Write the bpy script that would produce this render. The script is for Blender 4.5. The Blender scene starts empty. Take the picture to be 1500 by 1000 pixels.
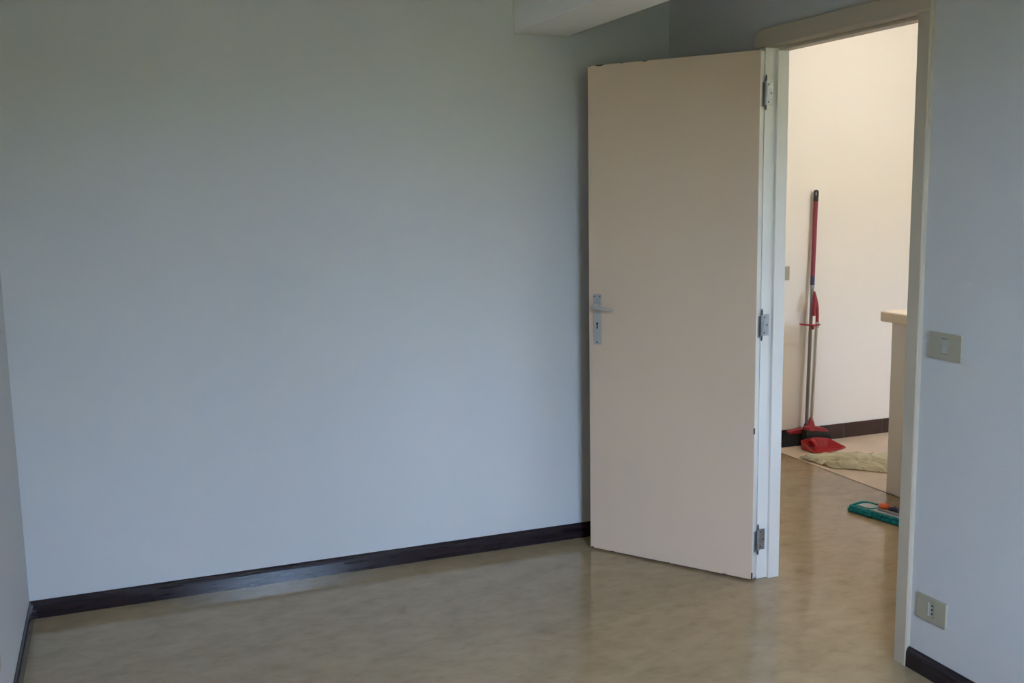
import bpy, bmesh, math, random
from mathutils import Vector, Matrix
from mathutils import noise as mnoise

random.seed(7)
S = bpy.context.scene
COL = S.collection
PI = math.pi

# ------------------------------------------------------------------ camera
CAM_R = [[0.9324049, -0.0677996, 0.3549989],
         [-0.3610136, -0.1284196, 0.9236761],
         [-0.0170361, -0.9893996, -0.1442156]]
cd = bpy.data.cameras.new('camera')
cd.sensor_width = 36.0
cd.lens = 36.185
cd.clip_start = 0.02
cam = bpy.data.objects.new('camera', cd)
COL.objects.link(cam)
m = Matrix.Identity(4)
for i in range(3):
    m[i][0] = CAM_R[i][0]
    m[i][1] = -CAM_R[i][1]
    m[i][2] = -CAM_R[i][2]
m.translation = Vector((0, 0, 1.523))
cam.matrix_world = m
S.camera = cam

# ------------------------------------------------------------------ world, lights, exposure
SKY = (0.455, 0.64, 1.0)
SKY_STRENGTH = 60.0
SUN_STRENGTH = 215.0
LAMP_STRENGTH = 36.0
LAMP_COLOR = (1.0, 0.97, 0.94)
EXPOSURE = 0.10

w = bpy.data.worlds.new('overcast_sky')
S.world = w
w.use_nodes = True
bg = w.node_tree.nodes['Background']
bg.inputs[0].default_value = (*SKY, 1)
bg.inputs[1].default_value = SKY_STRENGTH

# high sun grazing along the outside wall: it lights the yard and the added bounce slab, the rooms stay in the shade
sl = bpy.data.lights.new('sun', 'SUN')
sl.energy = SUN_STRENGTH
sl.color = (1.0, 0.93, 0.80)
sl.angle = 0.009
sun = bpy.data.objects.new('sun', sl)
sun.rotation_euler = Vector((-0.70, -0.16, -0.70)).to_track_quat('-Z', 'Y').to_euler()
COL.objects.link(sun)

S.view_settings.view_transform = 'Standard'
S.view_settings.look = 'None'
S.view_settings.gamma = 1.0
S.view_settings.use_curve_mapping = False
S.view_settings.exposure = EXPOSURE
S.cycles.max_bounces = 10
S.cycles.diffuse_bounces = 7
S.cycles.caustics_reflective = False
S.cycles.sample_clamp_indirect = 20.0

# room numbers (metres): X to the right along the long wall, Y away from the window, Z up
XL, XR, YB, YF, ZC = -0.375, 2.285, 4.005, -0.45, 2.62
WIN_X0, WIN_X1, WIN_Z0, WIN_Z1 = 0.68, 1.54, 0.85, 2.50
HALL_Y, KIT_X, SEAM_X = 5.01, 6.2, 3.518
WT = 0.42                                              # thickness of the outer wall
HWX0, HWX1, HWZ0, HWZ1 = 4.85, 6.10, 1.40, 2.20      # wide kitchen window on the garden side


def portal(name, loc, rot, sx, sy):
    d = bpy.data.lights.new(name, 'AREA')
    d.shape = 'RECTANGLE'
    d.size, d.size_y = sx, sy
    d.cycles.is_portal = True
    o = bpy.data.objects.new(name, d)
    o.location = loc
    o.rotation_euler = rot
    COL.objects.link(o)
    return o


portal('window_daylight', ((WIN_X0 + WIN_X1) / 2, YF - 0.41, (WIN_Z0 + WIN_Z1) / 2), (PI / 2, 0, 0),
       WIN_X1 - WIN_X0, WIN_Z1 - WIN_Z0)

portal('kitchen_daylight', ((HWX0 + HWX1) / 2, YF - 0.41, (HWZ0 + HWZ1) / 2), (PI / 2, 0, 0), HWX1 - HWX0, HWZ1 - HWZ0)

# ------------------------------------------------------------------ materials
def mat(name, color, rough=0.5, metal=0.0, spec=0.5, var=0.0, vscale=8.0, bump=0.0, bscale=120.0,
        stretch=None, coat=0.0, rvar=0.0):
    mt = bpy.data.materials.new(name)
    mt.use_nodes = True
    nt = mt.node_tree
    b = nt.nodes['Principled BSDF']
    b.inputs['Base Color'].default_value = (*color, 1)
    b.inputs['Roughness'].default_value = rough
    b.inputs['Metallic'].default_value = metal
    b.inputs['Specular IOR Level'].default_value = spec
    b.inputs['Coat Weight'].default_value = coat
    b.inputs['Coat Roughness'].default_value = 0.12
    tc = nt.nodes.new('ShaderNodeTexCoord')
    mp = nt.nodes.new('ShaderNodeMapping')
    nt.links.new(tc.outputs['Object'], mp.inputs['Vector'])
    if stretch:
        mp.inputs['Scale'].default_value = stretch
    if var > 0 or rvar > 0:
        nz = nt.nodes.new('ShaderNodeTexNoise')
        nz.inputs['Scale'].default_value = vscale
        nz.inputs['Detail'].default_value = 5
        nt.links.new(mp.outputs[0], nz.inputs['Vector'])
    if var > 0:
        rp = nt.nodes.new('ShaderNodeValToRGB')
        rp.color_ramp.elements[0].position = 0.3
        rp.color_ramp.elements[1].position = 0.7
        rp.color_ramp.elements[0].color = (*[c * (1 - var) for c in color], 1)
        rp.color_ramp.elements[1].color = (*[min(1, c * (1 + var)) for c in color], 1)
        nt.links.new(nz.outputs[0], rp.inputs[0])
        nt.links.new(rp.outputs[0], b.inputs['Base Color'])
    if rvar > 0:
        mr = nt.nodes.new('ShaderNodeMapRange')
        mr.inputs[3].default_value = max(0.02, rough - rvar)
        mr.inputs[4].default_value = rough + rvar
        nt.links.new(nz.outputs[0], mr.inputs[0])
        nt.links.new(mr.outputs[0], b.inputs['Roughness'])
    if bump > 0:
        n2 = nt.nodes.new('ShaderNodeTexNoise')
        n2.inputs['Scale'].default_value = bscale
        n2.inputs['Detail'].default_value = 3
        nt.links.new(mp.outputs[0], n2.inputs['Vector'])
        bp = nt.nodes.new('ShaderNodeBump')
        bp.inputs['Strength'].default_value = bump
        bp.inputs['Distance'].default_value = 0.002
        nt.links.new(n2.outputs[0], bp.inputs['Height'])
        nt.links.new(bp.outputs[0], b.inputs['Normal'])
    return mt


def lino_material():
    mt = bpy.data.materials.new('marbled_linoleum')
    mt.use_nodes = True
    nt = mt.node_tree
    b = nt.nodes['Principled BSDF']
    tc = nt.nodes.new('ShaderNodeTexCoord')
    mp = nt.nodes.new('ShaderNodeMapping')
    mp.inputs['Rotation'].default_value = (0, 0, -0.55)
    mp.inputs['Scale'].default_value = (4.2, 6.4, 1)
    mp.inputs['Location'].default_value = (3.1, 1.7, 0)
    nt.links.new(tc.outputs['Object'], mp.inputs['Vector'])
    n1 = nt.nodes.new('ShaderNodeTexNoise')
    n1.inputs['Scale'].default_value = 1.6
    n1.inputs['Detail'].default_value = 8
    n1.inputs['Roughness'].default_value = 0.62
    n1.inputs['Distortion'].default_value = 0.25
    nt.links.new(mp.outputs[0], n1.inputs['Vector'])
    r1 = nt.nodes.new('ShaderNodeValToRGB')
    e = r1.color_ramp.elements
    e[0].position = 0.28
    e[0].color = (0.285, 0.200, 0.108, 1)
    e[1].position = 0.72
    e[1].color = (0.385, 0.278, 0.162, 1)
    k = e.new(0.5)
    k.color = (0.335, 0.240, 0.134, 1)
    nt.links.new(n1.outputs[0], r1.inputs[0])
    # small darker flecks of the marbling
    n2 = nt.nodes.new('ShaderNodeTexNoise')
    n2.inputs['Scale'].default_value = 4.0
    n2.inputs['Detail'].default_value = 4
    nt.links.new(mp.outputs[0], n2.inputs['Vector'])
    r2 = nt.nodes.new('ShaderNodeValToRGB')
    r2.color_ramp.elements[0].position = 0.50
    r2.color_ramp.elements[0].color = (1, 1, 1, 1)
    r2.color_ramp.elements[1].position = 0.74
    r2.color_ramp.elements[1].color = (0.70, 0.62, 0.52, 1)
    nt.links.new(n2.outputs[0], r2.inputs[0])
    mx = nt.nodes.new('ShaderNodeMix')
    mx.data_type = 'RGBA'
    mx.blend_type = 'MULTIPLY'
    mx.inputs[0].default_value = 0.35
    nt.links.new(r1.outputs[0], mx.inputs[6])
    nt.links.new(r2.outputs[0], mx.inputs[7])
    nt.links.new(mx.outputs[2], b.inputs['Base Color'])
    mr = nt.nodes.new('ShaderNodeMapRange')
    mr.inputs[3].default_value = 0.09
    mr.inputs[4].default_value = 0.17
    nt.links.new(n1.outputs[0], mr.inputs[0])
    nt.links.new(mr.outputs[0], b.inputs['Roughness'])
    b.inputs['Specular IOR Level'].default_value = 0.5
    bp = nt.nodes.new('ShaderNodeBump')
    bp.inputs['Strength'].default_value = 0.04
    bp.inputs['Distance'].default_value = 0.002
    nt.links.new(n2.outputs[0], bp.inputs['Height'])
    nt.links.new(bp.outputs[0], b.inputs['Normal'])
    return mt


def glass_material():
    mt = bpy.data.materials.new('window_glass')
    mt.use_nodes = True
    nt = mt.node_tree
    nt.nodes.remove(nt.nodes['Principled BSDF'])
    out = nt.nodes['Material Output']
    t = nt.nodes.new('ShaderNodeBsdfTransparent')
    t.inputs[0].default_value = (0.97, 0.98, 0.97, 1)
    g = nt.nodes.new('ShaderNodeBsdfGlossy')
    g.inputs['Roughness'].default_value = 0.02
    mx = nt.nodes.new('ShaderNodeMixShader')
    mx.inputs[0].default_value = 0.06
    nt.links.new(t.outputs[0], mx.inputs[1])
    nt.links.new(g.outputs[0], mx.inputs[2])
    nt.links.new(mx.outputs[0], out.inputs[0])
    return mt


def opal_material():
    mt = bpy.data.materials.new('lit_opal_glass')
    mt.use_nodes = True
    b = mt.node_tree.nodes['Principled BSDF']
    b.inputs['Base Color'].default_value = (0.9, 0.88, 0.82, 1)
    b.inputs['Emission Color'].default_value = (*LAMP_COLOR, 1)
    b.inputs['Emission Strength'].default_value = LAMP_STRENGTH
    return mt


M = {
    'wall': mat('white_wall_paint', (0.575, 0.56, 0.545), 0.85, spec=0.2, bump=0.25, bscale=160, var=0.012, vscale=1.2),
    'kitchen_wall': mat('warm_white_wall_paint', (0.84, 0.785, 0.70), 0.85, spec=0.2, bump=0.2, bscale=160),
    'ceiling': mat('ceiling_paint', (0.86, 0.84, 0.79), 0.9, spec=0.2),
    'lino': lino_material(),
    'kitchen_floor': mat('tan_floor', (0.68, 0.53, 0.40), 0.35, var=0.10, vscale=5, spec=0.4),
    'baseboard': mat('dark_varnished_wood', (0.020, 0.012, 0.014), 0.20, var=0.35, vscale=14, spec=0.45,
                     stretch=(0.6, 0.6, 6), bump=0.05, bscale=14, rvar=0.06),
    'door': mat('cream_door_paint', (0.69, 0.515, 0.37), 0.55, var=0.02, vscale=2.0, spec=0.35, bump=0.06, bscale=70),
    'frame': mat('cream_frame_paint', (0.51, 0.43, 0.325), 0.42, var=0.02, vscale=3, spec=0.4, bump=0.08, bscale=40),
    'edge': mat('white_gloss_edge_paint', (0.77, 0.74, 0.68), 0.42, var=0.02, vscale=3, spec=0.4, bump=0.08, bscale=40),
    'chip': mat('bare_dark_wood_chip', (0.030, 0.022, 0.018), 0.8),
    'steel': mat('dull_steel', (0.42, 0.42, 0.42), 0.42, metal=0.85, var=0.15, vscale=60),
    'dark_steel': mat('dark_steel', (0.10, 0.10, 0.10), 0.5, metal=0.6),
    'alu': mat('anodised_aluminium', (0.52, 0.48, 0.44), 0.45, metal=0.45),
    'chrome': mat('chrome', (0.58, 0.565, 0.54), 0.22, metal=1.0),
    'grey_pole': mat('dull_grey_pole', (0.26, 0.25, 0.23), 0.35, metal=0.7),
    'ivory': mat('ivory_plastic', (0.37, 0.33, 0.24), 0.5),
    'insert': mat('pale_plastic', (0.42, 0.415, 0.35), 0.45),
    'black': mat('black_hole', (0.006, 0.006, 0.006), 0.6),
    'red': mat('red_plastic', (0.30, 0.020, 0.030), 0.36),
    'red_pole': mat('crimson_pole_sleeve', (0.27, 0.035, 0.062), 0.40),
    'pan': mat('red_dustpan_plastic', (0.38, 0.020, 0.022), 0.30),
    'bristle': mat('black_bristles', (0.012, 0.013, 0.016), 0.7, var=0.3, vscale=90),
    'blackp': mat('black_plastic', (0.016, 0.022, 0.020), 0.4),
    'navy': mat('dark_blue_plastic', (0.035, 0.045, 0.09), 0.4),
    'greyp': mat('grey_plastic', (0.30, 0.30, 0.32), 0.4),
    'tile': mat('brown_glazed_tile', (0.040, 0.018, 0.013), 0.30, var=0.25, vscale=9),
    'grout': mat('grey_grout', (0.30, 0.24, 0.18), 0.9),
    'counter': mat('cream_laminate', (0.74, 0.69, 0.61), 0.5),
    'worktop': mat('beige_worktop', (0.78, 0.66, 0.50), 0.35),
    'cloth': mat('pale_green_cloth', (0.50, 0.455, 0.315), 0.95, var=0.18, vscale=12, bump=0.5, bscale=260, spec=0.1),
    'teal': mat('turquoise_chenille', (0.020, 0.24, 0.26), 0.9, var=0.35, vscale=60, spec=0.1),
    'mop_plate': mat('pale_grey_plastic', (0.42, 0.46, 0.45), 0.4),
    'orange': mat('orange_plastic', (0.72, 0.11, 0.02), 0.35),
    'white_frame': mat('white_window_paint', (0.80, 0.80, 0.78), 0.4),
    'glass': glass_material(),
    'opal': opal_material(),
    'sky_blocker': mat('sky_blocker_leaves', (0.10, 0.11, 0.04), 0.9, var=0.5, vscale=3.0, spec=0.1),
    'lawn': mat('pale_gravel', (0.215, 0.19, 0.155), 0.95, var=0.3, vscale=0.3, spec=0.05),
    'bounce_surface': mat('pale_bounce_surface', (0.56, 0.50, 0.42), 0.9, var=0.1, vscale=4, spec=0.1),
    'seam': mat('dark_joint', (0.03, 0.018, 0.012), 0.8),
}


# ------------------------------------------------------------------ mesh helpers
def box(bm, lo, hi):
    x0, y0, z0 = lo
    x1, y1, z1 = hi
    v = [bm.verts.new(p) for p in ((x0, y0, z0), (x1, y0, z0), (x1, y1, z0), (x0, y1, z0),
                                   (x0, y0, z1), (x1, y0, z1), (x1, y1, z1), (x0, y1, z1))]
    for f in ((0, 3, 2, 1), (4, 5, 6, 7), (0, 1, 5, 4), (1, 2, 6, 5), (2, 3, 7, 6), (3, 0, 4, 7)):
        bm.faces.new([v[i] for i in f])
    return bm


def bbox(lo, hi, bev=0.0, seg=2):
    bm = box(bmesh.new(), lo, hi)
    if bev > 0:
        bmesh.ops.bevel(bm, geom=bm.edges[:], offset=bev, segments=seg, affect='EDGES', profile=0.5)
    return bm


def prism(bm, poly, fa, fb):
    """poly: list of 2-D points; fa / fb turn a 2-D point into a 3-D one at each end"""
    a = [bm.verts.new(fa(p)) for p in poly]
    b = [bm.verts.new(fb(p)) for p in poly]
    n = len(poly)
    bm.faces.new(a[::-1])
    bm.faces.new(b)
    for i in range(n):
        bm.faces.new((a[i], a[(i + 1) % n], b[(i + 1) % n], b[i]))
    bmesh.ops.recalc_face_normals(bm, faces=bm.faces[:])
    return bm


def tube(bm, pts, radii, n=14, cap=True):
    pts = [Vector(p) for p in pts]
    if not hasattr(radii, '__len__'):
        radii = [radii] * len(pts)
    rings = []
    prev = None
    for i, p in enumerate(pts):
        t = (pts[min(i + 1, len(pts) - 1)] - pts[max(i - 1, 0)]).normalized()
        if prev is None:
            ref = Vector((1, 0, 0)) if abs(t.x) < 0.8 else Vector((0, 1, 0))
            u = t.cross(ref).normalized()
        else:
            u = (prev - t * prev.dot(t)).normalized()
        prev = u
        v = t.cross(u)
        rings.append([bm.verts.new(p + (u * math.cos(2 * PI * k / n) + v * math.sin(2 * PI * k / n)) * radii[i])
                      for k in range(n)])
    for a, b in zip(rings, rings[1:]):
        for k in range(n):
            bm.faces.new((a[k], a[(k + 1) % n], b[(k + 1) % n], b[k]))
    if cap:
        bm.faces.new(rings[0][::-1])
        bm.faces.new(rings[-1])
    return bm


def lathe(bm, profile, n=24, origin=(0, 0, 0)):
    """profile of (radius, z); closed when the end radii are ~0"""
    o = Vector(origin)
    rings = []
    for r, z in profile:
        if r < 1e-6:
            rings.append([bm.verts.new(o + Vector((0, 0, z)))])
        else:
            rings.append([bm.verts.new(o + Vector((r * math.cos(2 * PI * k / n), r * math.sin(2 * PI * k / n), z)))
                          for k in range(n)])
    for a, b in zip(rings, rings[1:]):
        for k in range(n):
            q = [a[k % len(a)], a[(k + 1) % len(a)], b[(k + 1) % len(b)], b[k % len(b)]]
            q = list(dict.fromkeys(q))
            if len(q) > 2:
                bm.faces.new(q)
    bmesh.ops.recalc_face_normals(bm, faces=bm.faces[:])
    return bm


def obj(name, bm, material, parent=None, world=False, smooth=False, bevel=0.0):
    """one mesh object; with world=True the mesh is given in world space and re-based on the parent's origin"""
    me = bpy.data.meshes.new(name)
    if parent is not None and world:
        par = parent
        mw = Matrix.Identity(4)
        chain = []
        while par is not None:
            chain.append(par)
            par = par.parent
        for q in reversed(chain):
            mw = mw @ q.matrix_basis
        bm.transform(mw.inverted())
    bm.to_mesh(me)
    bm.free()
    if smooth:
        for p in me.polygons:
            p.use_smooth = True
    me.materials.append(M[material] if isinstance(material, str) else material)
    o = bpy.data.objects.new(name, me)
    COL.objects.link(o)
    o.parent = parent
    if bevel > 0:
        md = o.modifiers.new('bevel', 'BEVEL')
        md.width = bevel
        md.segments = 2
        md.limit_method = 'ANGLE'
    return o


def smooth_by_angle(o, deg=40):
    for p in o.data.polygons:
        p.use_smooth = True
    try:
        o.data.set_sharp_from_angle(angle=math.radians(deg))
    except Exception:
        pass
    return o


def empty(name, loc=(0, 0, 0), rz=0.0):
    o = bpy.data.objects.new(name, None)
    o.empty_display_size = 0.05
    o.location = loc
    o.rotation_euler = (0, 0, rz)
    COL.objects.link(o)
    return o


def tag(o, label=None, cat=None, group=None, kind=None):
    if label:
        o['label'] = label
    if cat:
        o['category'] = cat
    if group:
        o['group'] = group
    if kind:
        o['kind'] = kind
    return o


def struct(name, bm, material, label, cat, **kw):
    return tag(obj(name, bm, material, **kw), label, cat, kind='structure')


# ------------------------------------------------------------------ the setting
struct('floor', bbox((XL - 0.1, YF - 0.1, -0.10), (SEAM_X, HALL_Y + 0.1, 0.0)), 'lino',
       'marbled beige linoleum floor running from the empty room through the doorway', 'floor')
struct('floor_kitchen', bbox((SEAM_X + 0.010, YF - 0.1, -0.10), (KIT_X + 0.1, HALL_Y + 0.1, 0.0)), 'kitchen_floor',
       'smooth tan floor beyond the dark joint, under the dustpan and cloth', 'floor')
struct('trim_1', bbox((SEAM_X, YF - 0.1, -0.10), (SEAM_X + 0.010, HALL_Y, -0.003)), 'seam',
       'thin dark joint between the two floors beyond the doorway', 'floor joint')
struct('wall_back', bbox((XL - 0.1, YB, 0), (XR, YB + 0.1, ZC)), 'wall',
       'large bare white wall facing the window, dark skirting along its foot', 'wall')
struct('wall_left', bbox((XL - 0.1, YF - 0.1, 0), (XL, YB, ZC)), 'wall',
       'sliver of white wall at the left edge of the photo', 'wall')
# right wall with the doorway
DY0, DY1, DZ = 2.47, 3.31, 2.055
bm = bmesh.new()
box(bm, (XR, YF - 0.1, 0), (XR + 0.067, DY0, ZC))
box(bm, (XR, DY1, 0), (XR + 0.067, HALL_Y, ZC))
box(bm, (XR, DY0, DZ), (XR + 0.067, DY1, ZC))
struct('wall_right', bm, 'wall', 'white wall around the doorway carrying the light switch and socket', 'wall')
# window wall behind the camera
bm = bmesh.new()
box(bm, (XL, YF - WT, 0), (WIN_X0, YF, ZC))
box(bm, (WIN_X1, YF - WT, 0), (XR, YF, ZC))
box(bm, (WIN_X0, YF - WT, 0), (WIN_X1, YF, WIN_Z0))
box(bm, (WIN_X0, YF - WT, WIN_Z1), (WIN_X1, YF, ZC))
struct('wall_front', bm, 'wall', 'white wall with the window, behind the viewer', 'wall')
struct('ceiling', bbox((XL - 0.1, YF - WT, ZC), (XR + 0.067, YB + 0.1, ZC + 0.1)), 'ceiling',
       'white ceiling of the empty room', 'ceiling')
struct('ceiling_kitchen', bbox((XR + 0.067, YF - WT, ZC), (KIT_X + 0.1, HALL_Y + 0.1, ZC + 0.1)), 'ceiling',
       'white ceiling over the hall and kitchen', 'ceiling')
struct('ceiling_beam', bbox((1.567, YF, 2.153), (1.815, YB, ZC), 0.004, 1), 'ceiling',
       'white boxed beam running along the ceiling above the door', 'beam')
struct('wall_hall', bbox((XR + 0.067, HALL_Y, 0), (KIT_X + 0.1, HALL_Y + 0.1, ZC)), 'kitchen_wall',
       'bright cream wall seen through the doorway, behind the broom', 'wall')
struct('wall_kitchen', bbox((KIT_X, YF - 0.1, 0), (KIT_X + 0.1, HALL_Y, ZC)), 'kitchen_wall',
       'cream end wall of the kitchen, out of view to the right', 'wall')
bm = bmesh.new()
box(bm, (XR + 0.067, YF - WT, 0), (HWX0, YF, ZC))
box(bm, (HWX1, YF - WT, 0), (KIT_X + 0.1, YF, ZC))
box(bm, (HWX0, YF - WT, 0), (HWX1, YF, HWZ0))
box(bm, (HWX0, YF - WT, HWZ1), (HWX1, YF, ZC))
struct('wall_kitchen_front', bm, 'kitchen_wall',
       'cream kitchen wall on the window side, out of view', 'wall')
struct('unseen_bounce_slab', bbox((-0.8, YF - 2.3, -0.22), (2.32, YF - WT, -0.06)), 'bounce_surface', 'added pale slab outside the window, unseen, bouncing sunlight up to the ceiling', 'bounce_slab')  # unseen slab, added to bounce sunlight up to the room's ceiling
struct('yard_ground', bbox((-60, -120, -3.2), (60, -1.4, -3.0)), 'lawn', 'sunlit gravel yard outside the window', 'yard')

bm = bmesh.new()  # unseen conifer row, added to block low sky and darken the upper walls
bmesh.ops.create_grid(bm, x_segments=160, y_segments=24, size=0.5)
for v in bm.verts:
    x, t = v.co.x * 80, (v.co.y + 0.5) * PI
    b = 1 + 0.18 * mnoise.noise((x * 0.35, t * 2, 1)) + 0.10 * mnoise.noise((x * 1.3, t * 5, 4))
    v.co = (x, -16 + 1.6 * math.cos(t) * b, -3.0 + 6.6 * math.sin(t) ** 0.45 * b)
bmesh.ops.recalc_face_normals(bm, faces=bm.faces[:])
struct('unseen_sky_blocker', bm, 'sky_blocker', 'added row of green conifers, unseen, blocking the low sky outside the window', 'sky_blocker', smooth=True)

# windows
def window(name, label, x0, x1, z0, z1, mullion):
    t = tag(empty(name, ((x0 + x1) / 2, YF - 0.1, z0)), label, 'window', kind='structure')
    wf = bmesh.new()
    y0, y1, fw = YF - 0.36, YF - 0.30, 0.05
    box(wf, (x0, y0, z0), (x0 + fw, y1, z1))
    box(wf, (x1 - fw, y0, z0), (x1, y1, z1))
    box(wf, (x0 + fw, y0, z0), (x1 - fw, y1, z0 + fw))
    box(wf, (x0 + fw, y0, z1 - fw), (x1 - fw, y1, z1))
    xm = (x0 + x1) / 2
    spans = [(x0 + fw, x1 - fw)]
    if mullion:
        box(wf, (xm - 0.03, y0, z0 + fw), (xm + 0.03, y1, z1 - fw))
        spans = [(x0 + fw, xm - 0.03), (xm + 0.03, x1 - fw)]
    obj('window_frame', wf, 'white_frame', t, world=True)
    for a, b in spans:
        obj('pane', bbox((a, YF - 0.332, z0 + fw), (b, YF - 0.328, z1 - fw)), 'glass', t, world=True)
    return t


win = window('window_1', 'white casement window behind the viewer', WIN_X0, WIN_X1, WIN_Z0, WIN_Z1, True)
obj('window_sill', bbox((WIN_X0 + 0.001, YF - 0.30, WIN_Z0), (WIN_X1 - 0.001, YF + 0.03, WIN_Z0 + 0.025), 0.005), 'white_frame',
    win, world=True)
window('window_2', 'wide kitchen window on the garden side, out of view', HWX0, HWX1, HWZ0, HWZ1, True)


# baseboards: moulded profile (offset from wall, height)
def profile_pts():
    return [(0.0, 0.0), (0.013, 0.0), (0.013, 0.048), (0.0115, 0.056), (0.008, 0.062), (0.003, 0.066), (0.0, 0.066)]


def baseboard(name, fa, fb, label):
    o = struct(name, prism(bmesh.new(), profile_pts(), fa, fb), 'baseboard', label, 'baseboard')
    return o


baseboard('baseboard_back', lambda p: (XL, YB - p[0], p[1]), lambda p: (XR, YB - p[0], p[1]),
          'dark varnished wooden skirting along the large bare wall')
baseboard('baseboard_left', lambda p: (XL + p[0], YF, p[1]), lambda p: (XL + p[0], YB - 0.012, p[1]),
          'dark varnished wooden skirting along the left wall')
baseboard('baseboard_right', lambda p: (XR - p[0], YF, p[1]), lambda p: (XR - p[0], 2.455, p[1]),
          'dark wooden skirting below the socket, right of the doorway')
bt = tag(empty('baseboard_hall', (4.0, HALL_Y, 0)), 'brown glazed tile skirting at the foot of the cream wall', 'tile skirting',
         kind='structure')
obj('grout', bbox((XR + 0.067, HALL_Y - 0.006, 0), (KIT_X, HALL_Y, 0.090)), 'grout', bt, world=True)
tile_me = None
k = 0
x = 4.084 - 0.290 * 6
while x < KIT_X - 0.3:
    if tile_me is None:
        o = obj('tile', bbox((0.002, -0.010, 0.0), (0.288, -0.001, 0.091), 0.0015, 1), 'tile', bt)
        tile_me = o.data
    else:
        o = bpy.data.objects.new('tile', tile_me)
        COL.objects.link(o)
        o.parent = bt
    o.location = (x - 4.0, 0, 0)
    x += 0.290

# ------------------------------------------------------------------ door frame (trim_2)
FX0, FX1, FXS = 2.270, 2.364, 2.315           # room face, hall face, stop
FYF, FYS = 3.272, 3.258                        # far rebate face, far stop face
NYF, NYS = 2.507, 2.521                        # near rebate, near stop
FZR, FZS = 2.027, 2.016
fr = tag(empty('trim_2', (2.317, 2.89, 0)), 'cream painted wooden door frame with rounded head moulding', 'door frame',
         kind='structure')


def fobj(name, bm, material='frame', bevel=0.002):
    return obj(name, bm, material, fr, world=True, bevel=bevel)


bm = bmesh.new()
box(bm, (FX0 - 0.0008, FYF, 0), (FX1, DY1, FZR))
fobj('hinge_jamb', bm, 'edge')
bm = bmesh.new()
box(bm, (FXS, FYS, 0), (FX1, FYF, FZR))
fobj('hinge_stop', bm, 'edge')
bm = bmesh.new()
box(bm, (FX0 + 0.001, DY0, 0), (FX1, NYF, FZR))
fobj('latch_jamb', bm)
bm = bmesh.new()
box(bm, (FXS, NYF, 0), (FX1, NYS, FZR))
fobj('latch_stop', bm)
bm = bmesh.new()
box(bm, (FX0 + 0.001, DY0, FZR), (FX1, DY1, DZ))
fobj('head_jamb', bm)
bm = bmesh.new()
box(bm, (FXS, NYS, FZS), (FX1, FYS, FZR))
fobj('head_stop', bm)
# casings on the room side: 60 mm, front edges eased
cas = [(0.0, 0.0), (0.012, 0.0), (0.015, 0.003), (0.015, 0.049), (0.012, 0.054), (0.0, 0.054)]
fobj('casing', prism(bmesh.new(), cas, lambda p: (XR - p[0], NYF - p[1], 0), lambda p: (XR - p[0], NYF - p[1], FZR)), bevel=0)
fobj('casing', prism(bmesh.new(), cas, lambda p: (XR - p[0], FYF + 0.010 + p[1], 0), lambda p: (XR - p[0], FYF + 0.010 + p[1], FZR)), bevel=0)
# head casing: rounded at both upper corners, nosed
yl, yr, zb, zt, rr = FYF + 0.072, NYF - 0.058, FZR, 2.094, 0.050
poly = [(yr, zb)]
poly += [(yl - 0.012, zb), (yl - 0.003, zb + 0.006), (yl, zb + 0.014)]
for i in range(9):
    a = i / 8 * PI / 2
    poly.append((yl - rr + rr * math.cos(a), zt - rr + rr * math.sin(a)))
for i in range(5):
    a = PI / 2 + i / 4 * PI / 2
    poly.append((yr + 0.015 + 0.015 * math.cos(a), zt - 0.015 + 0.015 * math.sin(a)))
bm = prism(bmesh.new(), poly, lambda p: (XR, p[0], p[1]), lambda p: (FX0 - 0.006, p[0], p[1]))
fobj('head_casing', bm, bevel=0.006)
# hall side casing
for lo, hi in (((FX1 - 0.012, 2.42, 0), (FX1 + 0.003, NYF - 0.004, FZR)), ((FX1 - 0.012, FYF + 0.004, 0), (FX1 + 0.003, 3.36, FZR)),
               ((FX1 - 0.012, 2.42, FZR), (FX1 + 0.003, 3.36, 2.10))):
    fobj('casing', bbox(lo, hi))

# ------------------------------------------------------------------ door leaf, opened past a right angle
DW, DT, DH0, DH1 = 0.722, 0.040, 0.008, 2.0150
HN = (2.2355, 3.254)
ang = math.atan2(0.821, -0.570)
door = tag(empty('door_1', (HN[0], HN[1], 0), ang), 'flush cream door standing open against the bare wall', 'door', kind='structure')
# local: x from hinge edge to free edge, y towards the viewer, face at y = 0
leaf = obj('leaf', bbox((0.0, -DT, DH0), (DW, 0, DH1)), 'door', door, bevel=0.0012)
obj('edge_strip', bbox((-0.0008, -DT + 0.001, DH0 + 0.001), (0.0, -0.0008, DH1 - 0.001)), 'edge', leaf)
# worn spots where paint has chipped off to the wood
chips = [(0.648, 0.690, DH1, 0.006), (0.455, 0.480, DH1, 0.0045), (0.705, 0.719, DH1, 0.003), (0.56, 0.575, DH1, 0.002),
         (0.705, 0.7215, DH0, 0.006), (0.10, 0.125, DH0, 0.004), (0.35, 0.36, DH0, 0.003), (0.60, 0.625, DH0, 0.002)]
for x0, x1, zc, d in chips:
    s = -1 if zc == DH1 else 1
    n = 7
    pts = [(x0 + (x1 - x0) * i / (n - 1), zc + s * (d * math.sin(PI * i / (n - 1)) * random.uniform(0.6, 1.1) + 0.0002)) for i in range(n)]
    poly = pts + [(x1, zc - s * 0.0006), (x0, zc - s * 0.0006)]
    obj('paint_chip', prism(bmesh.new(), poly, lambda p: (p[0], -0.004, p[1]), lambda p: (p[0], 0.0005, p[1])), 'chip', leaf)
for zc, h in ((0.022, 0.014), (0.60, 0.012)):   # knocks on the hinge corner
    obj('paint_chip', bbox((-0.0014, -0.006, zc - h), (0.003, 0.0006, zc + h), 0.001), 'chip', leaf)

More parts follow.
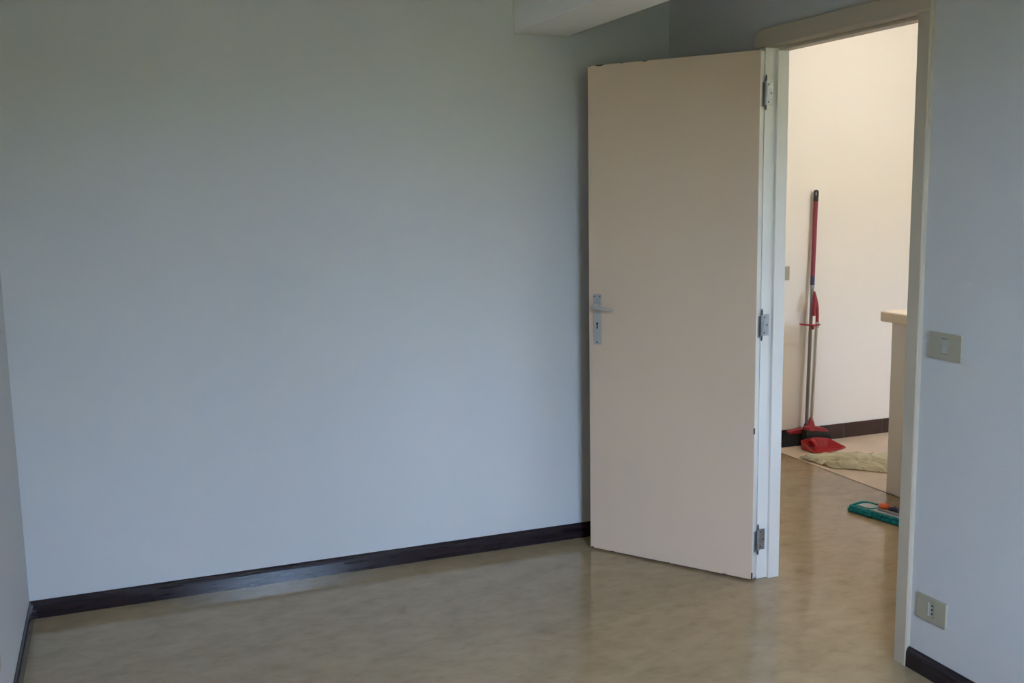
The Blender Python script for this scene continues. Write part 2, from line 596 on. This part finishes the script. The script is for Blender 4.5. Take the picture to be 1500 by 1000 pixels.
# handle plate with lever and keyhole
HX = DW - 0.040
pl = obj('handle_plate', bbox((HX - 0.019, 0.0, 0.889), (HX + 0.019, 0.0035, 1.099), 0.0015), 'alu', door)
pl['label'] = 'brushed aluminium handle plate'
bm = bmesh.new()
tube(bm, [(HX, 0.003, 1.050), (HX, 0.012, 1.050)], 0.0115, 18)
obj('lever_rose', bm, 'alu', pl, smooth=False)
bm = bmesh.new()
tube(bm, [(HX, 0.010, 1.050), (HX, 0.034, 1.050), (HX - 0.004, 0.043, 1.050), (HX - 0.014, 0.047, 1.049), (HX - 0.05, 0.047, 1.045),
          (HX - 0.088, 0.045, 1.041), (HX - 0.094, 0.043, 1.0405)], [0.0085, 0.0085, 0.0085, 0.008, 0.0068, 0.006, 0.004], 14)
smooth_by_angle(obj('lever', bm, 'alu', pl))
bm = bmesh.new()
tube(bm, [(HX, 0.0030, 0.977), (HX, 0.0040, 0.977)], 0.0046, 16)
box(bm, (HX - 0.0026, 0.0030, 0.955), (HX + 0.0026, 0.0040, 0.976))
obj('keyhole', bm, 'black', pl)
for sx, sz in ((-0.013, 1.089), (0.013, 1.089), (0.0, 0.899)):
    bm = bmesh.new()
    tube(bm, [(HX + sx, 0.0030, sz), (HX + sx, 0.0042, sz)], 0.0034, 12)
    obj('screw', bm, 'dark_steel', pl)
# latch face on the free edge
obj('latch_plate', bbox((DW - 0.0005, -0.031, 0.92), (DW + 0.0012, -0.009, 1.08), 0.0005, 1), 'alu', door)

# hinges: two plates and a pin between door edge and jamb
for hz0, hz1 in ((1.820, 1.908), (0.964, 1.046), (0.118, 0.202)):
    hg = obj('hinge', bbox((FX0 + 0.004, FYF - 0.0018, hz0), (FX0 + 0.034, FYF + 0.0002, hz1), 0.0006, 1), 'steel', door, world=True)
    obj('door_plate', bbox((-0.0022, -DT + 0.004, hz0 - 0.004), (0.0, -0.013, hz1 - 0.006), 0.0006, 1), 'steel', hg)
    bpy.context.view_layer.update()
    px, py = FX0 - 0.0005, FYF - 0.0065
    for i in range(3):
        bm = bmesh.new()
        a = hz0 + (hz1 - hz0) * i / 3 + 0.0006
        tube(bm, [(px, py, a), (px, py, a + (hz1 - hz0) / 3 - 0.0012)], 0.0062, 14)
        obj('knuckle', bm, 'steel', hg, world=True)
    bm = bmesh.new()
    tube(bm, [(px, py, hz0 - 0.018), (px, py, hz0 - 0.010), (px, py, hz1 + 0.014), (px, py, hz1 + 0.022)], [0.0016, 0.0034, 0.0034, 0.0016], 10)
    obj('pin', bm, 'dark_steel', hg, world=True)
    for fx, fz in ((0.014, 0.86), (0.026, 0.5), (0.014, 0.14)):
        bm = bmesh.new()
        z = hz0 + (hz1 - hz0) * fz
        tube(bm, [(FX0 + fx, FYF - 0.0014, z), (FX0 + fx, FYF - 0.0026, z)], 0.0034, 12)
        obj('screw', bm, 'dark_steel', hg, world=True)


# ------------------------------------------------------------------ wall plates
def plate(name, label, cat, loc, rz, kind, w=0.127, h=0.079):
    """local: x along the wall, y out of the wall, z up from the plate's lower edge"""
    t = tag(empty(name, loc, rz), label, cat)
    mw, mh = 0.0125, 0.0235
    cz = h / 2
    bm = bmesh.new()
    d = 0.007
    # ring so that the module sits in a real recess
    for lo, hi in (((-w / 2, 0, 0), (-mw, d, h)), ((mw, 0, 0), (w / 2, d, h)), ((-mw, 0, 0), (mw, d, cz - mh)), ((-mw, 0, cz + mh), (mw, d, h))):
        box(bm, lo, hi)
    bmesh.ops.remove_doubles(bm, verts=bm.verts[:], dist=1e-5)
    obj('plate', bm, 'ivory', t)
    if kind == 'switch':
        bm = prism(bmesh.new(), [(0.002, -mh + 0.002), (0.008, -mh + 0.002), (0.0065, 0), (0.0100, mh - 0.002), (0.002, mh - 0.002)],
                   lambda p: (-mw + 0.0018, p[0], cz + p[1]), lambda p: (mw - 0.0018, p[0], cz + p[1]))
        obj('rocker', bm, 'insert', t)
        obj('recess', bbox((-mw, 0.0, cz - mh), (mw, 0.0018, cz + mh)), 'black', t)
    else:
        ins = obj('socket_insert', bbox((-mw, 0.0, cz - mh), (mw, 0.003, cz + mh)), 'insert', t)
        for dz in (-0.013, 0, 0.013):
            bm = bmesh.new()
            tube(bm, [(0, 0.0024, cz + dz), (0, 0.0035, cz + dz)], 0.0034, 12)
            obj('contact_hole', bm, 'black', ins)
    return t


# right wall faces -X: local y = -X  -> rz = 90 deg
plate('light_switch', 'ivory light switch on the white wall right of the doorway', 'switch', (XR, 2.354, 1.007), PI / 2, 'switch')
plate('wall_socket', 'ivory socket plate low on the wall right of the doorway', 'socket', (XR, 2.362, 0.182), PI / 2, 'socket', w=0.118)
plate('wall_socket', 'ivory plate at the extreme lower left edge of the photo', 'socket', (XL, 2.968, 0.245), -PI / 2, 'socket')
plate('light_switch', 'small ivory plate on the cream wall left of the broom', 'switch', (3.599, HALL_Y, 0.985), PI, 'switch', w=0.125, h=0.079)

# ------------------------------------------------------------------ kitchen counter
CY1 = 3.985
cu = tag(empty('counter_unit', (3.8, 3.2, 0)), 'cream kitchen counter unit just inside the doorway on the right', 'counter')
obj('body', bbox((SEAM_X + 0.024, 1.2, 0.002), (4.10, CY1 - 0.004, 0.858)), 'counter', cu, world=True)
obj('back_panel', bbox((SEAM_X + 0.0045, 1.2, 0.002), (SEAM_X + 0.0235, CY1, 0.858), 0.002), 'counter', cu, world=True)
wt = obj('worktop', bbox((3.492, 1.2, 0.860), (4.125, 4.038, 0.911), 0.008, 3), 'worktop')
tag(wt, 'beige worktop slab lying on the cream counter unit', 'worktop')
for p in wt.data.polygons:
    p.use_smooth = False

# ------------------------------------------------------------------ kitchen lamp
lamp = tag(empty('ceiling_lamp', (4.00, 3.50, ZC)), 'lit opal globe lamp on the kitchen ceiling, out of view', 'lamp')
bm = bmesh.new()
lathe(bm, [(0, -0.001), (0.07, -0.001), (0.07, -0.02), (0.05, -0.035), (0, -0.035)], 24)
obj('canopy', bm, 'white_frame', lamp)
bm = bmesh.new()
lathe(bm, [(0, -0.34)] + [(0.155 * math.sin(a), -0.19 - 0.15 * math.cos(a)) for a in [PI * i / 14 for i in range(1, 14)]] + [(0, -0.04)], 28)
obj('globe', bm, 'opal', lamp, smooth=True)


# ------------------------------------------------------------------ brooms
def bristles(bm, x0, x1, y0, y1, ztop, zbot, splay, nx=22, ny=4, r=0.0042):
    for i in range(nx):
        for j in range(ny):
            u = i / (nx - 1)
            v = j / (ny - 1)
            xt = x0 + (x1 - x0) * u
            yt = y0 + (y1 - y0) * v
            xb = xt + splay * (u - 0.5) * 2 + random.uniform(-0.002, 0.002)
            yb = yt + 0.004 * (v - 0.5) + random.uniform(-0.001, 0.001)
            tube(bm, [(xt, yt, ztop), (xb, yb, zbot + random.uniform(0, 0.003))], [r, r * 1.05], 6)
    return bm


# long broom with crimson sleeve, leaning on the wall
ba = tag(empty('broom', (3.735, 4.955, 0)), 'long broom with crimson upper handle and black hanging cap', 'broom')
A0, A1 = Vector((3.7745, 4.962, 0.085)), Vector((3.820, 4.984, 1.500))


def on_a(z):
    t = (z - A0.z) / (A1.z - A0.z)
    return A0 + (A1 - A0) * t


bm = bmesh.new()
tube(bm, [on_a(0.10), on_a(0.96)], 0.0105, 16)
smooth_by_angle(obj('pole', bm, 'grey_pole', ba, world=True))
bm = bmesh.new()
tube(bm, [on_a(0.93), on_a(0.952)], 0.0125, 16)
smooth_by_angle(obj('collar', bm, 'greyp', ba, world=True))
bm = bmesh.new()
tube(bm, [on_a(0.952), on_a(1.003)], 0.0130, 16)
smooth_by_angle(obj('grip_band', bm, 'navy', ba, world=True))
bm = bmesh.new()
tube(bm, [on_a(1.003), on_a(1.440)], 0.0132, 16)
smooth_by_angle(obj('handle_sleeve', bm, 'red_pole', ba, world=True))
bm = bmesh.new()
tube(bm, [on_a(1.436), on_a(1.463)], 0.0145, 16)
# eye of the hanging cap
c = on_a(1.480)
n = 20
ro, ri, hz, ih, dy = 0.0145, 0.0068, 0.011, 0.010, 0.006
outer, inner = [], []
for i in range(n):
    a = 2 * PI * i / n
    ex = 1 if math.sin(a) >= 0 else -1
    outer.append((ro * math.cos(a), (0.008 if ex > 0 else -0.020) + (ro if ex > 0 else 0.004) * math.sin(a)))
    inner.append((ri * math.cos(a), 0.004 * ex + ri * math.sin(a)))
vs = []
for lst in (outer, inner):
    for s in (-1, 1):
        vs.append([bm.verts.new((c.x + p[0], c.y + s * dy, c.z + p[1])) for p in lst])
of, ob, nf, nb = vs[0], vs[1], vs[2], vs[3]
for i in range(n):
    j = (i + 1) % n
    bm.faces.new((of[i], of[j], nf[j], nf[i]))
    bm.faces.new((ob[j], ob[i], nb[i], nb[j]))
    bm.faces.new((of[j], of[i], ob[i], ob[j]))
    bm.faces.new((nf[i], nf[j], nb[j], nb[i]))
bmesh.ops.recalc_face_normals(bm, faces=bm.faces[:])
smooth_by_angle(obj('hanging_cap', bm, 'blackp', ba, world=True))
# head
bm = prism(bmesh.new(), [(3.645, 0.074), (3.650, 0.089), (3.672, 0.097), (3.735, 0.101), (3.815, 0.101), (3.875, 0.097), (3.898, 0.089), (3.902, 0.074)],
           lambda p: (p[0], 4.947, p[1]), lambda p: (p[0], 4.990, p[1]))
obj('head_block', bm, 'red', ba, world=True, bevel=0.005)
bm = bmesh.new()
tube(bm, [on_a(0.090), on_a(0.105), on_a(0.128)], [0.017, 0.016, 0.0125], 16)
smooth_by_angle(obj('socket', bm, 'blackp', ba, world=True))
tag(obj('bristles', bristles(bmesh.new(), 3.622, 3.922, 4.957, 4.985, 0.084, 0.0, 0.034, 40, 5, 0.0045), 'bristle', ba, world=True), kind='stuff')

# short-handled lobby brush with forked red grip, in front of the broom
bb = tag(empty('lobby_brush', (3.80, 4.905, 0)), 'short lobby brush with forked red grip and chrome pole', 'brush')
B0, B1 = Vector((3.762, 4.903, 0.120)), Vector((3.807, 4.927, 0.90))


def on_b(z):
    t = (z - B0.z) / (B1.z - B0.z)
    return B0 + (B1 - B0) * t


bm = bmesh.new()
tube(bm, [on_b(0.15), on_b(0.74)], 0.0098, 16)
smooth_by_angle(obj('pole', bm, 'chrome', bb, world=True))
# grip: two legs that join at the top, with a cross bar and a nub
g = bmesh.new()
yg = 4.924
tube(g, [(3.803, yg, 0.705), (3.804, yg, 0.780), (3.799, yg, 0.830), (3.786, yg, 0.875), (3.777, yg, 0.918)], [0.0095, 0.0095, 0.011, 0.012, 0.007], 12)
tube(g, [(3.768, yg - 0.014, 0.778), (3.769, yg - 0.014, 0.835), (3.774, yg - 0.010, 0.880), (3.777, yg - 0.002, 0.915)], [0.011, 0.012, 0.012, 0.007], 12)
prism(g, [(3.770, 0.815), (3.798, 0.835), (3.790, 0.880), (3.777, 0.905), (3.772, 0.88)], lambda p: (p[0], yg - 0.014, p[1]), lambda p: (p[0], yg, p[1]))
smooth_by_angle(obj('forked_grip', g, 'red', bb, world=True))
g = bmesh.new()
tube(g, [(3.664, yg - 0.026, 0.737), (3.70, yg - 0.025, 0.732), (3.760, yg - 0.024, 0.724), (3.790, yg - 0.018, 0.722), (3.813, yg - 0.012, 0.724)],
     [0.0052, 0.0056, 0.0062, 0.0062, 0.0052], 10)
tube(g, [(3.756, yg - 0.024, 0.726), (3.754, yg - 0.024, 0.700)], [0.010, 0.008], 12)
smooth_by_angle(obj('cross_bar', g, 'red', bb, world=True))
bm = bmesh.new()
tube(bm, [(3.760, 4.905, 0.100), (3.761, 4.905, 0.124), (3.763, 4.9045, 0.155), (3.764, 4.904, 0.178)], [0.037, 0.033, 0.018, 0.012], 18)
for v in bm.verts:
    v.co.y = 4.905 + (v.co.y - 4.905) * 0.60
smooth_by_angle(obj('socket', bm, 'red', bb, world=True))
bm = prism(bmesh.new(), [(3.718, 0.108), (3.722, 0.124), (3.735, 0.130), (3.800, 0.122), (3.862, 0.101), (3.879, 0.090), (3.876, 0.080)],
           lambda p: (p[0], 4.886, p[1]), lambda p: (p[0], 4.926, p[1]))
obj('head_block', bm, 'red', bb, world=True, bevel=0.004)
bm = bristles(bmesh.new(), 3.722, 3.872, 4.891, 4.921, 0.094, 0.0, 0.006, 22, 6, 0.0046)
obl = obj('bristles', bm, 'bristle', bb, world=True)
tag(obl, kind='stuff')
# dark binding that holds the tufts under the sloping block
bm = prism(bmesh.new(), [(3.718, 0.070), (3.719, 0.110), (3.878, 0.084), (3.878, 0.058)], lambda p: (p[0], 4.8865, p[1]), lambda p: (p[0], 4.9255, p[1]))
obj('binding', bm, 'blackp', bb, world=True, bevel=0.003)

# ------------------------------------------------------------------ dustpan
dp = tag(empty('dustpan', (3.79, 4.80, 0)), 'red plastic dustpan on the floor in front of the brushes', 'dustpan')
ring = [(3.668, 4.872, 0.054), (3.678, 4.764, 0.006), (3.764, 4.727, 0.004), (3.936, 4.796, 0.006), (3.865, 4.870, 0.050), (3.790, 4.876, 0.062), (3.730, 4.876, 0.062)]
bm = bmesh.new()
th = 0.003
cx, cy = 3.79, 4.81


def inset(p, d):
    v = Vector((cx - p[0], cy - p[1]))
    v.normalize()
    return (p[0] + v.x * d, p[1] + v.y * d)


ob_, ot, it_, ib = [], [], [], []
for p in ring:
    q = inset(p, 0.010)     # walls lean outwards
    qi = inset(p, 0.016)
    pi_ = inset(p, 0.006)
    ob_.append(bm.verts.new((q[0], q[1], 0.001)))
    ot.append(bm.verts.new((p[0], p[1], max(p[2], 0.003))))
    it_.append(bm.verts.new((pi_[0], pi_[1], max(p[2], 0.003))))
    ib.append(bm.verts.new((qi[0], qi[1], 0.0035 if p[2] > 0.01 else 0.003)))
n = len(ring)
for i in range(n):
    j = (i + 1) % n
    bm.faces.new((ob_[i], ob_[j], ot[j], ot[i]))
    bm.faces.new((ot[i], ot[j], it_[j], it_[i]))
    bm.faces.new((it_[i], it_[j], ib[j], ib[i]))
bm.faces.new(ob_[::-1])
bm.faces.new(ib)
bmesh.ops.recalc_face_normals(bm, faces=bm.faces[:])
obj('pan', bm, 'pan', dp, world=True, bevel=0.0012)
bm = bmesh.new()   # short hollow grip standing at the back of the pan
tube(bm, [(3.752, 4.852, 0.020), (3.742, 4.854, 0.042), (3.722, 4.858, 0.058)], [0.017, 0.016, 0.013], 14)
smooth_by_angle(obj('handle', bm, 'pan', dp, world=True))

# ------------------------------------------------------------------ floor cloth
from mathutils import noise
cl = bmesh.new()
CN, CMM = 90, 60
# plan corners of the spread cloth
q00, q10, q11, q01 = Vector((3.565, 4.475)), Vector((3.83, 4.20)), Vector((4.08, 4.60)), Vector((3.535, 4.705))


def sstep(a, b, x):
    t = max(0.0, min(1.0, (x - a) / (b - a)))
    return t * t * (3 - 2 * t)


grid = []
for i in range(CN + 1):
    row = []
    for j in range(CMM + 1):
        u, v = i / CN, j / CMM
        p = q00 * (1 - u) * (1 - v) + q10 * u * (1 - v) + q11 * u * v + q01 * (1 - u) * v
        p = p + Vector((noise.noise((u * 5, v * 5, 1.0)), noise.noise((u * 5, v * 5, 7.0)))) * 0.014
        h = 0.004
        # folded-over strip along the far side, its front edge a step
        cut = 0.52 + 0.06 * noise.noise((u * 4, 0.3, 2.2))
        h += 0.015 * sstep(cut, cut + 0.05, v) * (1 - sstep(0.66, 0.74, u + 0.10 * noise.noise((v * 6, 1.0, 5.0))))
        # scrunched roll at the near left corner
        h += 0.026 * math.exp(-((v - 0.10 - 0.25 * max(0, 0.3 - u)) / 0.085) ** 2) * (1 - sstep(0.34, 0.52, u))
        # wrinkles
        rdg = abs(noise.noise((u * 6 + 2, v * 4.0 + u * 3, 9.1)))
        h += 0.010 * max(0, 0.20 - rdg) / 0.20
        h += 0.005 * max(0, noise.noise((u * 14, v * 9, 3.3)))
        edge = min(u, v, 1 - u, 1 - v)
        h *= min(1, 0.30 + edge * 16)
        row.append(cl.verts.new((p.x, p.y, h + 0.002)))
    grid.append(row)
for i in range(CN):
    for j in range(CMM):
        cl.faces.new((grid[i][j], grid[i + 1][j], grid[i + 1][j + 1], grid[i][j + 1]))
bmesh.ops.recalc_face_normals(cl, faces=cl.faces[:])
if sum(f.normal.z for f in cl.faces) < 0:
    bmesh.ops.reverse_faces(cl, faces=cl.faces[:])
co = obj('floor_cloth', cl, 'cloth', smooth=True)
sd = co.modifiers.new('solid', 'SOLIDIFY')
sd.thickness = 0.003
sd.offset = -0.2
tag(co, 'crumpled pale green cleaning cloth spread on the tan floor', 'cloth')

# ------------------------------------------------------------------ flat mop
ml = Vector((0.22, -0.9755, 0))
mwd = Vector((0.9755, 0.22, 0))
mp0 = Vector((3.222, 3.845, 0))       # middle of the far short end
mop = tag(empty('flat_mop', (3.27, 3.65, 0)), 'turquoise flat mop head with orange joint behind the door frame', 'mop')
ML, MW = 0.42, 0.125


def mpt(a, b, z):
    p = mp0 + ml * a + mwd * b
    return (p.x, p.y, z)


def rounded_rect(l0, l1, w0, w1, r, n=8):
    pts = []
    for ca, cb, s in ((l1 - r, w1 - r, 0), (l0 + r, w1 - r, 1), (l0 + r, w0 + r, 2), (l1 - r, w0 + r, 3)):
        for i in range(n + 1):
            t = s * PI / 2 + i / n * PI / 2
            pts.append((ca + r * math.cos(t), cb + r * math.sin(t)))
    return pts


hw = MW / 2
bm = prism(bmesh.new(), rounded_rect(0.008, ML - 0.008, -hw + 0.008, hw - 0.008, 0.03), lambda p: mpt(p[0], p[1], 0.004), lambda p: mpt(p[0], p[1], 0.024))
pad = obj('pad', bm, 'teal', mop, world=True)
# chenille strands all round the pad
bm = bmesh.new()
outl = rounded_rect(0, ML, -hw, hw, 0.035, 7)
cen = Vector((ML / 2, 0))
tot = []
for i in range(len(outl)):
    a, b = Vector(outl[i]), Vector(outl[(i + 1) % len(outl)])
    d = (b - a).length
    k = max(1, int(round(d / 0.0115)))
    for q in range(k):
        tot.append((a + (b - a) * q / k, (b - a).normalized()))
for p, t in tot:
    nrm = Vector((t.y, -t.x))
    if nrm.dot(p - cen) < 0:
        nrm = -nrm
    for lay, (z, ext) in enumerate(((0.020, 0.004), (0.009, 0.012))):
        a = p - nrm * 0.012
        b = p + nrm * (ext + random.uniform(-0.003, 0.003)) + t * random.uniform(-0.003, 0.003)
        mid = (a + b) / 2
        tube(bm, [mpt(a.x, a.y, z + 0.003), mpt(mid.x, mid.y, z + 0.003), mpt(b.x, b.y, z - 0.004)], [0.005, 0.0062, 0.0048], 7)
tag(obj('fringe', bm, 'teal', mop, world=True, smooth=True), kind='stuff')
bm = prism(bmesh.new(), rounded_rect(0.022, ML - 0.022, -hw + 0.020, hw - 0.018, 0.030), lambda p: mpt(p[0], p[1], 0.024), lambda p: mpt(p[0], p[1], 0.0285))
obj('plate', bm, 'mop_plate', mop, world=True)
# raised ring at the end of the plate
ringp = rounded_rect(0.026, 0.115, -hw + 0.024, hw - 0.022, 0.028, 6)
bm = bmesh.new()
tube(bm, [mpt(p[0], p[1], 0.0295) for p in ringp + [ringp[0]]], 0.0028, 8)
obj('rim', bm, 'teal', mop, world=True, smooth=True)
bm = prism(bmesh.new(), rounded_rect(0.13, 0.30, -0.026, 0.026, 0.018), lambda p: mpt(p[0], p[1], 0.0285), lambda p: mpt(p[0], p[1], 0.038))
jt = obj('joint_base', bm, 'greyp', mop, world=True, bevel=0.003)
for a0, zz in ((0.155, 0.046), (0.265, 0.044)):
    bm = bmesh.new()
    bmesh.ops.create_uvsphere(bm, u_segments=18, v_segments=12, radius=1.0)
    bm.transform(Matrix.Translation(mpt(a0, 0.004, zz)) @ Matrix.Rotation(math.atan2(ml.y, ml.x), 4, 'Z') @ Matrix.Diagonal((0.030, 0.024, 0.015, 1)))
    obj('clip', bm, 'orange', mop, world=True, smooth=True)
bm = bmesh.new()
tube(bm, [mpt(0.185, 0, 0.040), mpt(0.215, 0, 0.050), mpt(0.245, 0, 0.040)], [0.010, 0.014, 0.010], 14)
smooth_by_angle(obj('swivel', bm, 'navy', mop, world=True))

bpy.context.view_layer.update()
